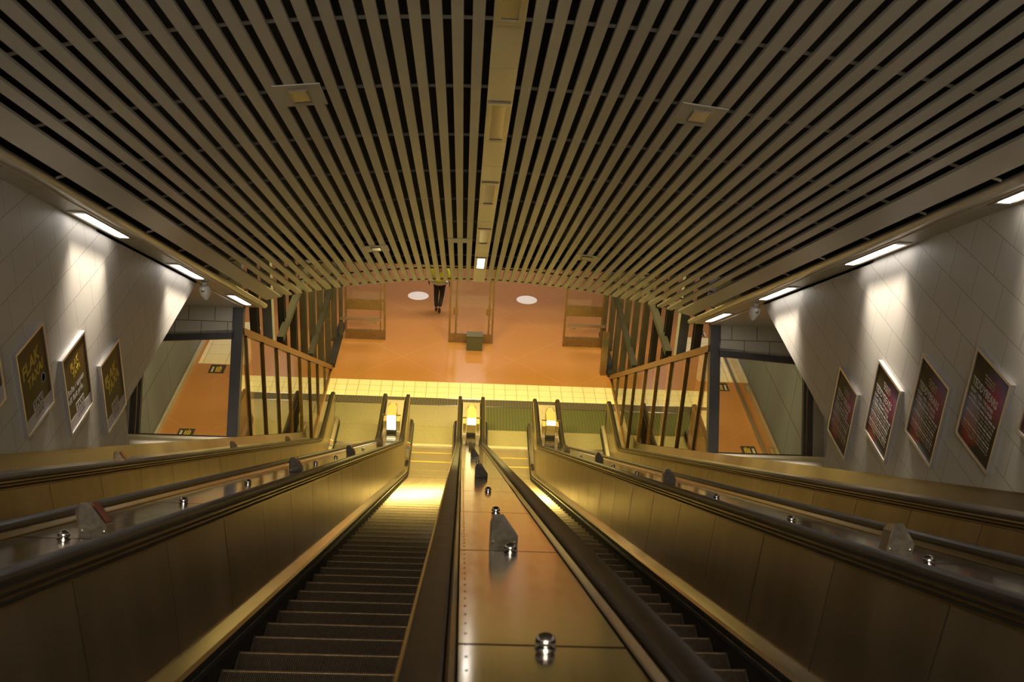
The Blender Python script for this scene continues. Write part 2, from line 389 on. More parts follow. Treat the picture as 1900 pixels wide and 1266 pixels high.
def side_parts(t, cx, s, seam0=-19.47):
    """one flank of a balustrade: s=+1 faces +x"""
    hx = cx + s*.28
    MB().sweep(tube_path(hr_path(), hx, HSEC)).build('handrail', 'rubber', t, smooth=True)
    # flank panels with joints, following the incline and ending in a rounded newel
    sec = lambda y, P: [(cx+s*x, y, NB(y)+h) for x, h in P]
    mb = MB(); prof = [(.335, .14), (.318, .86), (.30, .86), (.30, .14)]
    Y = ys(.72); edges = [YS_TOP]; y = seam0 - 1.07*5
    while y < .3: edges.append(y); y += 1.07
    edges.append(.72)
    for a, b in zip(edges[:-1], edges[1:]):
        a += .005; b -= .005
        yy = [a] + [q for q in Y if a < q < b] + [b]
        mb.sweep([sec(q, prof) for q in yy])
    mb.build('panel', 'panel', t)
    MB().sweep([sec(q, [(.31, .12), (.302, .88), (.25, .88), (.25, .12)]) for q in Y]).build('panel_backing', 'black', t)
    # rounded newel plate
    r = .235; c = (.72, .95-.27)
    pts = [(.72, .02), (.72, c[1]+r)] + [(c[0]+r*1.15*math.cos(rad(90-195*k/14)), c[1]+r*math.sin(rad(90-195*k/14))) for k in range(1, 15)] + [(.80, .35), (.86, .02)]
    MB().hexa([(cx+s*.300, y, z) for y, z in pts], [(cx+s*.322, y, z) for y, z in pts]).build('newel_panel', 'panel', t)
    # mouldings under the handrail: brass lines with dark grooves
    mb = MB(); mb.cur = 0
    for h in (.865, .893, .918):
        mb.sweep([sec(q, [(.318, h), (.336, h+.002), (.336, h+.012), (.318, h+.014)]) for q in Y])
    mb.cur = 1; mb.sweep([sec(q, [(.24, .86), (.322, .86), (.322, .937), (.24, .937)]) for q in Y])
    mb.build('moulding', ['gold', 'black'], t)
    mb = MB(); mb.sweep([sec(q, [(.212, .905), (.230, .905), (.232, .935), (.226, .940), (.215, .922), (.212, .915)]) for q in Y]); mb.build('deck_trim', 'trimmetal', t)
    mb = MB(); mb.sweep([sec(q, [(.2385, .915), (.2425, .915), (.2425, .94), (.2385, .94)]) for q in Y]); mb.build('trim_line', 'gold', t)

def stud(t, x, y):
    z = NB(y)+.912; mb = MB()
    c = Vector((x, y, z))
    mb.lathe(c, NRM, [(.027, -.002), (.027, .004), (.018, .006), (.018, .009)], 14)
    mb.lathe(c + Vector(NRM)*.009, NRM, [(.023, 0), (.026, .008), (.0235, .018), (.017, .026), (.008, .030), (.001, .031)], 16)
    return mb.build('dome_stud', 'stud', t, smooth=True)
def wedge(t, x, y, base=.912, red=True, sc_=1.0, lab=None):
    """anti-slide block: tall on its left, sloping away to the right, screwed to the deck"""
    z = NB(y)+base; mb = MB()
    prof = [(-.06, 0), (-.06, .125), (-.045, .155), (-.005, .155), (.062, .055), (.062, 0)]
    prof = [(a*sc_, b*sc_) for a, b in prof]
    T = .09; up = Vector((0, .0, 1))
    base_pts = [Vector((x+a, y, z)) + up*b for a, b in prof]
    fr = [(p.x, p.y-(0 if i in (0, 1, 4, 5) else -.018), p.z) for i, p in enumerate(base_pts)]
    bk = [(p.x, p.y+T, p.z-T*T30*1.0) for p in base_pts]
    mb.hexa(fr, bk); o = mb.build('anti_slide_block', 'chrome2', t)
    if lab: o['label'] = lab
    mb = MB()
    a = prof[3]; b = prof[4]
    q = [(x+a[0]+.008, y+.03, z+a[1]-.006), (x+b[0]-.004, y+.012, z+b[1]+.008), (x+b[0]-.004, y+T-.004, z+b[1]+.008-T*T30*.9), (x+a[0]+.008, y+T-.004, z+a[1]-.006-T*T30*.6)]
    mb.hexa([Vector(p)+Vector((.002, 0, -.004)) for p in q], [Vector(p)+Vector((.004, 0, .003)) for p in q])
    if red: mb.build('warning_plate', 'red', o)
    for dx in (-.045, .048): MB().cyl((x+dx*sc_, y+.001, z+.02), (x+dx*sc_, y-.004, z+.02), .005, n=8).build('screw', 'chrome', o)
    return o
YD = [-21.52+1.755*k for k in range(-2, 13)]
def deck_parts(t, cx, lo=-.205, hi=.205):
    mb = MB(); g = .009
    E = [YS_TOP] + [y for y in YD if YS_TOP < y < -.9] + [.62]
    for a, b in zip(E[:-1], E[1:]):
        a += g; b -= g
        yy = [a] + [q for q in ys(.7) if a < q < b] + [b]
        mb.sweep([[(cx+lo, y, NB(y)+.895), (cx+hi, y, NB(y)+.895), (cx+hi, y, NB(y)+.912), (cx+lo, y, NB(y)+.912)] for y in yy])
    mb.build('deck', 'deck', t)
    MB().sweep([[(cx+lo-.03, y, NB(y)+.86), (cx+hi+.03, y, NB(y)+.86), (cx+hi+.03, y, NB(y)+.893), (cx+lo-.03, y, NB(y)+.893)] for y in ys(.62)]).build('deck_underlay', 'black', t)
    if cx == 0:
        rv = MB().lathe((0, 0, 0), NRM, [(.0035, 0), (.003, .0018), (.001, .0022)], 6).build('rivet', 'black', t); rv.location = (lo+.018, -22.4, NB(-22.4)+.912)
        for k in range(1, 80):
            c = rv.copy(); C.objects.link(c); c.parent = t; yy = -22.4+.125*k; c.location = (lo+.018, yy, NB(yy)+.912)
def bal(cx, label, studs, wedges, wx, wl=None):
    t = thing('balustrade', label, 'escalator balustrade', (cx, 0, 0), 'wide double balustrades between the escalators')
    for s in (-1, 1): side_parts(t, cx, s)
    deck_parts(t, cx)
    for y in studs: stud(t, cx+(.0 if cx < 0 else (-.05 if cx > 0 else .005)), y-.03)
    for i, y in enumerate(wedges): wedge(t, cx+wx, y, red=(cx < 0))
    # closing end between the two rounded ends
    MB().box(cx-.30, cx+.30, .62, .66, .0, .89).build('end_panel', 'panel', t)
    return t
bc = bal(0, 'centre balustrade with a wide steel deck running up to the camera', [YD[i] for i in (2, 3, 4, 5, 7, 8, 10)], [-19.60, -14.50, -9.75, -5.4], -.015)
bl = bal(-SP, 'left inner balustrade, its steel deck carrying red-marked blocks, left of the dark steps', [YD[i] for i in (2, 3, 4, 5, 7, 8, 10)], [-19.65, -14.5, -9.9, -4.9], .065)
br = bal(SP, 'right inner balustrade with panelled bronze flank, right of the centre one', [YD[i] for i in (2, 3, 4, 5, 7, 8, 10)], [-19.45, -14.4, -9.5, -5.0], -.022)
def outer(side, label):
    cx = side*3.68; t = thing('outer_balustrade', label, 'escalator balustrade', (cx, 0, 0), 'outer balustrades along the side walls')
    side_parts(t, cx, -side)
    sec = lambda y, P: [(side*x, y, NB(y)+h) for x, h in P]
    mb = MB(); mb.sweep([sec(q, [(3.475, .86), (3.475, .905), (3.64, .915), (3.72, .96), (3.795, 1.10), (3.795, .86)]) for q in ys(.72) if q < -1.5]); mb.build('side_ledge', 'ledge', t)
    for y in ([-14.0, -9.1, -4.5] if side < 0 else [-24.0]): wedge(t, side*3.60, y, .925, True, .8)
    return t
outer(-1, 'far left outer balustrade with steel ledge below the taxi posters')
outer(1, 'far right outer balustrade with bronze ledge below the concert posters')

# ---------------------------------------------------------------- newel sign pillars
def newel(cx, label, lit):  # lit sets the height of the painted reflection, the pillar has no lamp
    t = thing('newel_pillar', label, 'signal pillar', (cx, -.6, .88), 'pillars between the handrail ends')
    w_ = .107; y0 = -.96; z0 = .905; zt = 1.38
    mb = MB(); mb.box(cx-w_+.006, cx+w_-.006, y0+.02, y0+.30, .88, z0+.10); mb.build('base', 'box', t)
    # body: flat back towards the stairs, pointed front
    pl = [(-w_, y0), (w_, y0), (w_, -.55), (.045, -.36), (-.045, -.36), (-w_, -.55)]
    MB().hexa([(cx+a, b, z0+.085) for a, b in pl], [(cx+a, b, zt) for a, b in pl]).build('body', 'brasslit', t)
    # glowing panel painted as a reflection on the back face, its height varies
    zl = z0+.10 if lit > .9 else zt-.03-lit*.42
    MB().box(cx-w_+.004, cx+w_-.004, y0-.008, y0-.001, zl, zt-.004).build('painted_glint', 'glintyel', t)
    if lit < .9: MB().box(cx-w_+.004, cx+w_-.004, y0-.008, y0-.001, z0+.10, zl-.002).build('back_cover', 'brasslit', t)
    for s in (-1, 1):
        a = (cx+s*w_, -.55); b = (cx+s*.045, -.36)
        n = Vector((s*.19, .062, 0)).normalized()*.006
        P = [Vector((a[0]*.85+b[0]*.15, a[1]*.85+b[1]*.15, 1.05)), Vector((a[0]*.15+b[0]*.85, a[1]*.15+b[1]*.85, 1.05)), Vector((a[0]*.15+b[0]*.85, a[1]*.15+b[1]*.85, zt+.006)), Vector((a[0]*.85+b[0]*.15, a[1]*.85+b[1]*.15, zt+.006))]
        MB().hexa([p+n*.2 for p in P], [p+n*2 for p in P]).build('no_entry_sign', 'red', t)
        MB().box(min(cx+s*w_, cx+s*.215), max(cx+s*w_, cx+s*.215), y0+.02, y0+.035, 1.36, 1.385).build('sensor_arm', 'gold', t)
        MB().box(min(cx+s*(w_+.01), cx+s*.19), max(cx+s*(w_+.01), cx+s*.19), y0+.05, y0+.28, .91, 1.20).build('side_box', 'brasslit', t)
    return t
newel(-SP, 'leftmost pillar, a painted reflection glowing white down its whole back', 1)
newel(0, 'middle pillar at the foot of the centre balustrade, a painted reflection glowing at its top', .35)
newel(SP, 'rightmost pillar between handrail ends, a short painted reflection at its top', .22)

# ---------------------------------------------------------------- floor
def fl(name, polys, m, z=0.0, th=.02):
    mb = MB()
    for p in polys: mb.hexa([(x, y, z-th) for x, y in p], [(x, y, z) for x, y in p])
    return struct(mb.build(name, m))
fl('floor', [[(-3.78, 3.33), (3.78, 3.33), (3.78, 24), (-3.78, 24)], [(-9, -9), (-3.78, -9), (-3.78, 24), (-9, 24)], [(3.78, -9), (9, -9), (9, 24), (3.78, 24)]], 'floor')
fl('floor', [[(-3.78, 2.42), (3.78, 2.42), (3.78, 3.33), (-3.78, 3.33)]], 'tile')
fl('floor', [[(-3.78, .955), (-3.68, .955), (-3.68, 2.04), (-3.78, 2.04)], [(3.68, .955), (3.78, .955), (3.78, 2.04), (3.68, 2.04)],
             [(-3.78, .0), (-3.3, .0), (-3.3, .95), (-3.78, .95)], [(3.3, .0), (3.78, .0), (3.78, .95), (3.3, .95)]] +
            [[(c-.4, -.9), (c+.4, -.9), (c+.4, .95), (c-.4, .95)] for c in (-SP, 0, SP)], 'plate', -.004)
mb = MB(); mb.box(-3.78, 3.78, 2.04, 2.42, -.03, -.004); mb.cur = 1
x = -3.77
while x < 3.76: mb.box(x, x+.022, 2.06, 2.40, -.004, .006); x += .042
mb.cur = 2; mb.box(-3.78, 3.78, 2.034, 2.06, -.004, .007); mb.box(-3.78, 3.78, 2.40, 2.42, -.004, .007)
gr = mb.build('floor_grating', ['black', 'gratebar', 'chrome'] if False else ['black', 'rail', 'chrome'])
tag(gr, 'narrow metal grating across the landing beyond the handrail ends', 'grating')
fl('floor', [[(-7.42, 3.92), (-6.05, 3.92), (-6.15, 6.3), (-6.5, 6.63), (-7.42, 6.63)]], 'beige', .003)
fl('floor', [[(6.25, 3.9), (7.42, 3.9), (7.42, 6.7), (6.15, 6.7), (6.12, 4.8)]], 'beige', .003)
for i, (x, lab) in enumerate(((-1.73, 'round white sticker on the red floor, left of the walking person'), (1.68, 'round white sticker on the red floor, right of the doors'))):
    mb = MB(); mb.lathe((x, 9.01, 0), (0, 0, 1), [(.325, .001), (.325, .004)], 48)
    tag(mb.build('floor_sticker', 'white'), lab, 'floor sticker', 'round floor stickers')
def floor_sign(x0, x1, y0, y1, lab):
    t = thing('floor_sign', lab, 'floor sign', ((x0+x1)/2, (y0+y1)/2, 0), 'black floor signs in the side passages')
    MB().box(x0, x1, y0, y1, .0005, .004).build('backing', 'blackmat', t)
    return t
fs = [floor_sign(-7.05, -6.64, 3.38, 3.87, 'black floor sign touching the beige tiles, left passage'),
      floor_sign(-7.09, -6.70, .03, .46, 'black floor sign at the lower sill of the left window'),
      floor_sign(6.64, 7.03, 3.38, 3.84, 'black floor sign touching the beige tiles, right passage'),
      floor_sign(6.72, 7.09, .05, .50, 'black floor sign at the lower sill of the right window'),
      floor_sign(6.72, 6.98, 6.80, 7.16, 'small black floor sign far down the right passage, beyond the beige tiles')]
for t in fs:
    # blocks of small writing, too small to read in the photo: rows of short strokes, white then yellow
    sgn = -1 if t.location.x < 0 else 1
    rng = random.Random(7)
    for mm, xs in (('signwhite', (-.13, -.10)), ('signyellow', (-.02, .02, .06, .10))):
        mb = MB()
        for xx in xs:
            yy = -.17
            while yy < .12:
                l = rng.uniform(.03, .08); mb.box(t.location.x-sgn*xx*(-1)*-1-.009, t.location.x-sgn*xx*(-1)*-1+.009, t.location.y+yy, t.location.y+yy+l, .004, .005); yy += l+.014
        mb.build('lettering', mm, t)

# ---------------------------------------------------------------- side walls above the incline
SLOPE = lambda y, H: C0 - T30*y + H
for side, nm in ((-1, 'wall_left'), (1, 'wall_right')):
    x0, x1 = side*3.80, side*3.95
    mb = MB(); Yt = -27.0
    A = [(Yt, SLOPE(Yt, 1.09)), (-13.05, SLOPE(-13.05, 1.09)), (-13.05, 8.33), (-9.72, 8.33), (-9.72, SLOPE(-9.72, 3.66)), (Yt, SLOPE(Yt, 3.66))]
    # split in two convex-ish pieces
    P1 = [A[0], A[1], A[2], (-13.05, SLOPE(-13.05, 3.66)), A[5]]
    P2 = [A[2], A[3], A[4], (-13.05, SLOPE(-13.05, 3.66))]
    for P in (P1, P2):
        mb.hexa([(x0, y, z) for y, z in P], [(x1, y, z) for y, z in P])
    struct(mb.build(nm, 'wall'))
    # recess behind: ledge, outer cheek, soffit, block wall, window
    mb = MB(); mb.hexa([(x, y, SLOPE(y, 1.09)-.02) for x, y in ((side*3.8, -13.3), (side*5.7, -13.3), (side*5.7, -7.95), (side*3.8, -7.95))],
                       [(x, y, SLOPE(y, 1.09)) for x, y in ((side*3.8, -13.3), (side*5.7, -13.3), (side*5.7, -7.95), (side*3.8, -7.95))])
    struct(mb.build('trim_%d' % (1 if side < 0 else 2), 'trough'))
    mb = MB(); P = [(-13.3, SLOPE(-13.3, 1.0)), (-7.9, SLOPE(-7.9, 1.0)), (-6.8, SLOPE(-6.8, 3.6)), (-13.3, SLOPE(-13.3, 3.6))]
    mb.hexa([(side*5.7, y, z) for y, z in P], [(side*5.8, y, z) for y, z in P]); struct(mb.build(nm, 'wall'))
    mb = MB(); q = [(side*3.8, -13.3), (side*5.8, -13.3), (side*5.8, -6.8), (side*3.8, -6.8)]
    mb.hexa([(x, y, SLOPE(y, 3.50)) for x, y in q], [(x, y, SLOPE(y, 3.58)) for x, y in q]); struct(mb.build('ceiling', 'trough'))
    # block wall above the beam, in the plane square to the slope
    base = Vector((0, -7.95, 4.87)); up = Vector((0, .5, .8660)); back = Vector((0, .866, -.5))
    def TP(x, h, d=0): return tuple(Vector((side*x, 0, 0)) + base + up*h + back*d)
    mb = MB(); mb.hexa([TP(3.95, 1.70), TP(5.8, 1.58), TP(5.8, 2.12), TP(3.95, 2.12)], [TP(3.95, 1.70, .1), TP(5.8, 1.58, .1), TP(5.8, 2.12, .1), TP(3.95, 2.12, .1)])
    struct(mb.build(nm, 'block'))
    t = thing('window_%d' % (1 if side < 0 else 2), None, None, TP(4.6, 0)); struct(t)
    mb = MB(); mb.hexa([TP(3.93, 1.60), TP(5.75, 1.48), TP(5.75, 1.62), TP(3.93, 1.74)], [TP(3.93, 1.60, .14), TP(5.75, 1.48, .14), TP(5.75, 1.62, .14), TP(3.93, 1.74, .14)]); mb.build('beam', 'steel', t)
    for a, b in ((5.36, 5.41), (5.44, 5.52)):
        mb = MB(); mb.hexa([TP(a, 0), TP(b, 0), TP(b, 1.55), TP(a, 1.55)], [TP(a, 0, .1), TP(b, 0, .1), TP(b, 1.55, .1), TP(a, 1.55, .1)]); mb.build('frame', 'steel', t)
    mb = MB(); mb.hexa([TP(5.52, 0), TP(5.75, 0), TP(5.75, 1.55), TP(5.52, 1.55)], [TP(5.52, 0, .06), TP(5.75, 0, .06), TP(5.75, 1.55, .06), TP(5.52, 1.55, .06)]); mb.build('side_infill', 'trough', t)
    mb = MB(); mb.hexa([TP(3.95, 0), TP(5.4, 0), TP(5.4, .035), TP(3.95, .035)], [TP(3.95, 0, .06), TP(5.4, 0, .06), TP(5.4, .035, .06), TP(3.95, .035, .06)]); mb.build('sill', 'steel', t)
    mb = MB(); mb.hexa([TP(3.95, .02, .05), TP(5.4, .02, .05), TP(5.4, 1.56, .05), TP(3.95, 1.62, .05)], [TP(3.95, .02, .058), TP(5.4, .02, .058), TP(5.4, 1.56, .058), TP(3.95, 1.62, .058)]); mb.build('pane', 'glass2', t)
    # leaning steel column
    lab = 'leaning dark steel column at the %s window, beside the %s glass partition' % (('left', 'left') if side < 0 else ('right', 'right'))
    mb = MB(); mb.hexa([TP(3.80, -.05), TP(3.97, -.05), TP(3.97, 2.13), TP(3.80, 2.13)], [TP(3.80, -.05, .17), TP(3.97, -.05, .17), TP(3.97, 2.13, .17), TP(3.80, 2.13, .17)])
    tag(mb.build('steel_column', 'steel'), lab, 'column')
    # outer passage wall with base
    mb = MB(); mb.box(min(side*7.55, side*7.7), max(side*7.55, side*7.7), -9, 24, 0, 8.6); struct(mb.build(nm, 'sidewall'))
    mb = MB(); mb.box(min(side*7.50, side*7.55), max(side*7.50, side*7.55), -9, 24, 0, .16); struct(mb.build('baseboard_left' if side < 0 else 'baseboard_right', 'trough'))

# low sloping handrail guard in the right passage, glass-sided
t = thing('passage_guard', 'low glass guard with metal foot running beside the right passage wall', 'guard', (7.1, 2, 0))
MB().box(7.22, 7.30, -2.0, 7.0, 0, .07).build('foot', 'chrome2', t)
MB().box(7.25, 7.262, -2.0, 7.0, .07, .75).build('glass_panel', 'glass2', t)

# ---------------------------------------------------------------- glass partitions, steel posts and girts
TOP = lambda y: 2.28 + .0 - T30*(y-0)     # sloping top rail (C0+3.07)
YM = [-6.80, -5.43, -4.08, -2.72, -1.36, 0.0, 1.28, 2.6]
for side in (-1, 1):
    w_ = 'left' if side < 0 else 'right'
    X0 = side*3.80; X1 = side*3.84
    t = thing('glass_partition', 'sloping glass partition with bronze mullions on the %s of the landing' % w_, 'glass partition', (side*3.83, 0, 0), 'glass partitions beside the landing')
    bot = lambda y: (NB(y)+1.03) if y < -.9 else 0.01
    # top rail
    yl, yr = -7.02, 3.93
    mb = MB(); mb.hexa([(X0-side*.02, yl, TOP(yl)-.07), (X1+side*.03, yl, TOP(yl)-.07), (X1+side*.03, yl, TOP(yl)+.06), (X0-side*.02, yl, TOP(yl)+.06)],
                       [(X0-side*.02, yr, TOP(yr)-.07), (X1+side*.03, yr, TOP(yr)-.07), (X1+side*.03, yr, TOP(yr)+.06), (X0-side*.02, yr, TOP(yr)+.06)]); mb.build('top_rail', 'bronze', t)
    mb = MB(); P = [q for q in ys(.75) if -7.9 < q < -.9]; P = [-7.95] + P
    mb.sweep([[(X0-side*.015, y, NB(y)+.98), (X1, y, NB(y)+.98), (X1, y, NB(y)+1.05), (X0-side*.015, y, NB(y)+1.05)] for y in P]); mb.box(min(X0, X1), max(X0, X1), -.9, 3.9, 0, .05); mb.build('bottom_rail', 'bronze', t)
    for y in YM:
        b0 = bot(y); t0 = TOP(y)-.08
        mb = MB(); mb.box(min(X0-side*.01, X1), max(X0-side*.01, X1), y-.018, y-.004, b0, t0); mb.box(min(X0-side*.01, X1), max(X0-side*.01, X1), y+.004, y+.018, b0, t0)
        mb.cur = 1; mb.box(min(X0+side*.01, X1), max(X0+side*.01, X1), y-.004, y+.004, b0, t0)
        mb.build('mullion', ['bronze', 'black'], t)
    E = [-7.6] + YM + [3.75]
    for a, b in zip(E[:-1], E[1:]):
        aa, bb = a+.03, b-.03
        yy = [aa] + ([q for q in ys(.75)[1:-1] if aa < q < bb]) + [bb]
        lo = [(y, bot(y)+.03) for y in yy]
        if aa < -.9 < bb: lo = [(y, z) for y, z in lo if y < -.9] + [(-.902, 1.08), (-.9, .05), (bb, .05)]
        elif aa > -.9: lo = [(aa, .05), (bb, .05)]
        hi = [(bb, TOP(bb)-.08), (aa, min(TOP(aa)-.08, 99))]
        if a == -7.6: hi = [(bb, TOP(bb)-.08), (-7.05, TOP(-7.05)-.08)]; lo[0] = (-7.85, NB(-7.85)+1.06)
        poly = lo + hi
        MB().hexa([(side*3.826, y, z) for y, z in poly], [(side*3.834, y, z) for y, z in poly]).build('glass_pane', 'glass', t)
    # cladding under the partition, beside the ledge
    mb = MB(); mb.sweep([[(side*3.80, y, -.1), (side*3.84, y, -.1), (side*3.84, y, NB(y)+.99), (side*3.80, y, NB(y)+.99)] for y in [-27.0]+[q for q in ys(.75)[1:] if q < -.9]]); struct(mb.build('trim_%d' % (3 if side < 0 else 4), 'ledge'))
    # vertical posts
    for k in range(9):
        y = -5.43 + 1.375*k
        if k == 1:
            tag(MB().box(min(side*3.88, side*4.06), max(side*3.88, side*4.06), y-.02, y+.22, 0, 8.0).build('steel_post', 'steel2'),
                'broad grey steel post behind the %s glass partition, wider than its neighbours' % w_, 'steel post', 'vertical steel posts behind the %s partition' % w_)
        else:
            mb = MB(); xa, xb = (min(side*3.88, side*4.02), max(side*3.88, side*4.02))
            mb.box(xa, xb, y, y+.015, 0, 8.0); mb.box(xa+.06, xb-.06, y+.015, y+.165, 0, 8.0); mb.box(xa, xb, y+.165, y+.18, 0, 8.0)
            tag(mb.build('steel_post', 'steel3'), 'dark steel post behind the %s glass, %s from the leaning column' % (w_, nth(k+1)), 'steel post', 'vertical steel posts behind the %s partition' % w_)
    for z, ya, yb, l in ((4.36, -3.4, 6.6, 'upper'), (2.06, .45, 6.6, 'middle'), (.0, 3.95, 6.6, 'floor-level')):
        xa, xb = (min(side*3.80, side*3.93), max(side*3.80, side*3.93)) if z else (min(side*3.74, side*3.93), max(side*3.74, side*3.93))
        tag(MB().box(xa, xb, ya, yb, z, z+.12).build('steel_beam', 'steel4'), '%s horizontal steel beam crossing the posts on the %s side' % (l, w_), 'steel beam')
M_keep = None

# card reader pillar at the foot of the right partition
t = thing('reader_pillar', 'short yellow-brown metal pillar at the foot of the right partition', 'pillar', (3.62, 4.1, 0))
MB().box(3.54, 3.70, 4.04, 4.24, 0, 1.25).build('body', 'bronze', t); MB().box(3.56, 3.68, 4.02, 4.04, .9, 1.15).build('reader_plate', 'box', t)

# ---------------------------------------------------------------- slatted vault
VH = lambda x: 4.0 - .042*x*x
def vpt(x, y, dh=0): return (x, y, C0 - T30*y + VH(x) + dh)
Y0, Y1 = -26.0, -7.70
def slat(xc, w, name='ceiling_slat', d=.032, y0=Y0, y1=Y1):
    tx = 1; tz = -.084*xc; l = math.hypot(1, tz); tx /= l; tz /= l        # tangent in section
    nx, nz = -tz, tx
    def sec(y):
        c = Vector(vpt(xc, y))
        return [(c.x-tx*w/2, y, c.z-tz*w/2), (c.x+tx*w/2, y, c.z+tz*w/2), (c.x+tx*w/2+nx*d, y, c.z+tz*w/2+nz*d), (c.x-tx*w/2+nx*d, y, c.z-tz*w/2+nz*d)]
    return MB().sweep([sec(y0), sec(y1)]).build(name, 'slat')
pitch = lambda x: .1125 if x < .6 else .1125+.0165*(x-.6)
for side, start in ((-1, .205), (1, .115)):
    def seq(g):
        x = start; out = []
        while x < 2.99:
            out.append(x); x += .1125 if x < .6 else .1125 + g*(x-.6)
        return out
    best = min((abs(seq(g*.0002)[-1]-2.925), g*.0002) for g in range(60, 110))[1]
    PX = seq(best)
    for k_, (x, x_n) in enumerate(zip(PX, PX[1:]+[PX[-1]+.148])):
        pw = x_n-x; w = pw*.575
        o = slat(side*x, w); tag(o, 'long beige perforated ceiling slat, %s %s of the pale crown strip' % (nth(k_+1), 'left' if side < 0 else 'right'), 'ceiling slat', 'slats of the vaulted ceiling')
    o = slat(side*3.165, .235); tag(o, 'extra wide beige slat along the %s edge of the vault' % ('left' if side < 0 else 'right'), 'ceiling slat')
    # kinked continuation of the wide slat over the landing
    mb = MB(); a = Vector(vpt(side*3.15, Y1)); 
    P = [Vector((side*3.05, Y1, vpt(side*3.05, Y1)[2])), Vector((side*3.28, Y1, vpt(side*3.28, Y1)[2]))]
    Q = [p + Vector((0, 1.1, -.30)) for p in P]
    u = Vector((0, 0, .045)); mb.hexa([P[0], P[1], Q[1], Q[0]], [P[0]+u, P[1]+u, Q[1]+u, Q[0]+u])
    c = mb.build('slat_end', 'slat', None); c.parent = o
# centre strip
t = thing('centre_strip', 'wide pale metal strip along the crown of the slatted vault', 'ceiling panel', (0, -15, 12))
for a, b in ((-26, -21.4), (-21.395, -19.1), (-19.095, -16.81), (-16.805, -14.5), (-14.495, -12.2), (-12.195, -10.2), (-10.195, -7.62)):
    lx = [(-.128, .044)]
    mb = MB(); mb.hexa([vpt(-.128, a), vpt(.044, a), vpt(.044, b), vpt(-.128, b)], [vpt(-.128, a, .05), vpt(.044, a, .05), vpt(.044, b, .05), vpt(-.128, b, .05)]); mb.build('strip_panel', 'trough', t)
def recessed(x0, x1, y0, y1, label, lit, group, tube=True):
    xm = (x0+x1)/2
    t = thing('recessed_light', label, 'ceiling light', (xm, (y0+y1)/2, SLOPE((y0+y1)/2, VH(xm))), group)
    def V(x, y, d): p = vpt(xm, y, d); return (x, y, p[2])
    m = .018
    mb = MB(); fr = [(x0, y0), (x1, y0), (x1, y1), (x0, y1)]; inn = [(x0+m*1.6, y0+m*3), (x1-m*1.6, y0+m*3), (x1-m*1.6, y1-m*3), (x0+m*1.6, y1-m*3)]
    for k in range(4):
        a, b = fr[k], fr[(k+1) % 4]; c, d = inn[(k+1) % 4], inn[k]
        mb.hexa([V(*a, -.012), V(*b, -.012), V(*c, -.012), V(*d, -.012)], [V(*a, .0), V(*b, .0), V(*c, .0), V(*d, .0)])
    mb.build('frame', 'trough2', t)
    MB().hexa([V(*p, -.004) for p in inn], [V(*p, -.0005) for p in inn]).build('diffuser', 'lamp' if lit else 'lampdim', t)
    return t
cls = [(-18.42, -17.48, 'unlit long light in the crown strip, cut by the top of the frame'), (-16.17, -15.25, 'unlit long light in the crown strip, second from the top'),
       (-13.96, -13.05, 'dark long light halfway down the crown strip'), (-11.83, -10.89, 'long light in the crown strip just above the lit one'), (-9.9, -8.95, 'lit white light at the lower end of the crown strip')]
for i, (a, b, l) in enumerate(cls): recessed(-.118, .034, a, b, l, i == 4, 'long lights in the crown strip')
# square fittings set across the slats
def square(x, y, label, w=.30, l=.40, lamp=True):
    t = thing('ceiling_fitting', label, 'ceiling fitting', vpt(x, y), 'square panels set into the slats')
    tz = -.084*x
    def V(dx, dy, d): c = vpt(x, y+dy, d); return (x+dx, y+dy, c[2]+tz*dx)
    q = [(-w/2, -l/2), (w/2, -l/2), (w/2, l/2), (-w/2, l/2)]
    MB().hexa([V(*p, -.009) for p in q], [V(*p, -.0015) for p in q]).build('plate', 'slat', t)
    if lamp:
        q = [(-.062, -.12), (.062, -.12), (.062, .11), (-.062, .11)]; q2 = [(a*.84, b*.86) for a, b in q]
        mb = MB()
        for k in range(4):
            mb.hexa([V(*q[k], -.022), V(*q[(k+1) % 4], -.022), V(*q2[(k+1) % 4], -.014), V(*q2[k], -.014)], [V(*q[k], -.008), V(*q[(k+1) % 4], -.008), V(*q2[(k+1) % 4], -.008), V(*q2[k], -.008)])
        mb.build('bezel', 'trough2', t); MB().hexa([V(*p, -.0165) for p in q2], [V(*p, -.008) for p in q2]).build('lens', 'lampdim', t)
square(-1.335, -16.37, 'upper left square fitting among the ceiling slats')
square(1.275, -16.30, 'upper right square fitting among the ceiling slats')
square(-1.34, -10.68, 'lower left square fitting among the ceiling slats')
square(1.255, -10.56, 'lower right square fitting among the ceiling slats')
square(-.325, -11.08, 'plain plate across three slats just left of the crown strip', .27, .26, False)
# hanger rails above the slats
ry = -25.05; rn = 16
while ry < -7.4:
    mb = MB(); sec = []
    for k in range(25):
        x = -3.4 + 6.8*k/24; p = vpt(x, ry, .045); sec.append([(x, ry-.007, p[2]), (x, ry+.007, p[2]), (x, ry+.007, p[2]+.02), (x, ry-.007, p[2]+.02)])
    tag(mb.sweep(sec).build('hanger_rail', 'rail'), 'thin curved cross rail behind the ceiling slats, %s up from their lower ends' % nth(rn+1), 'ceiling rail', 'cross rails carrying the slats'); ry += 1.0925; rn -= 1
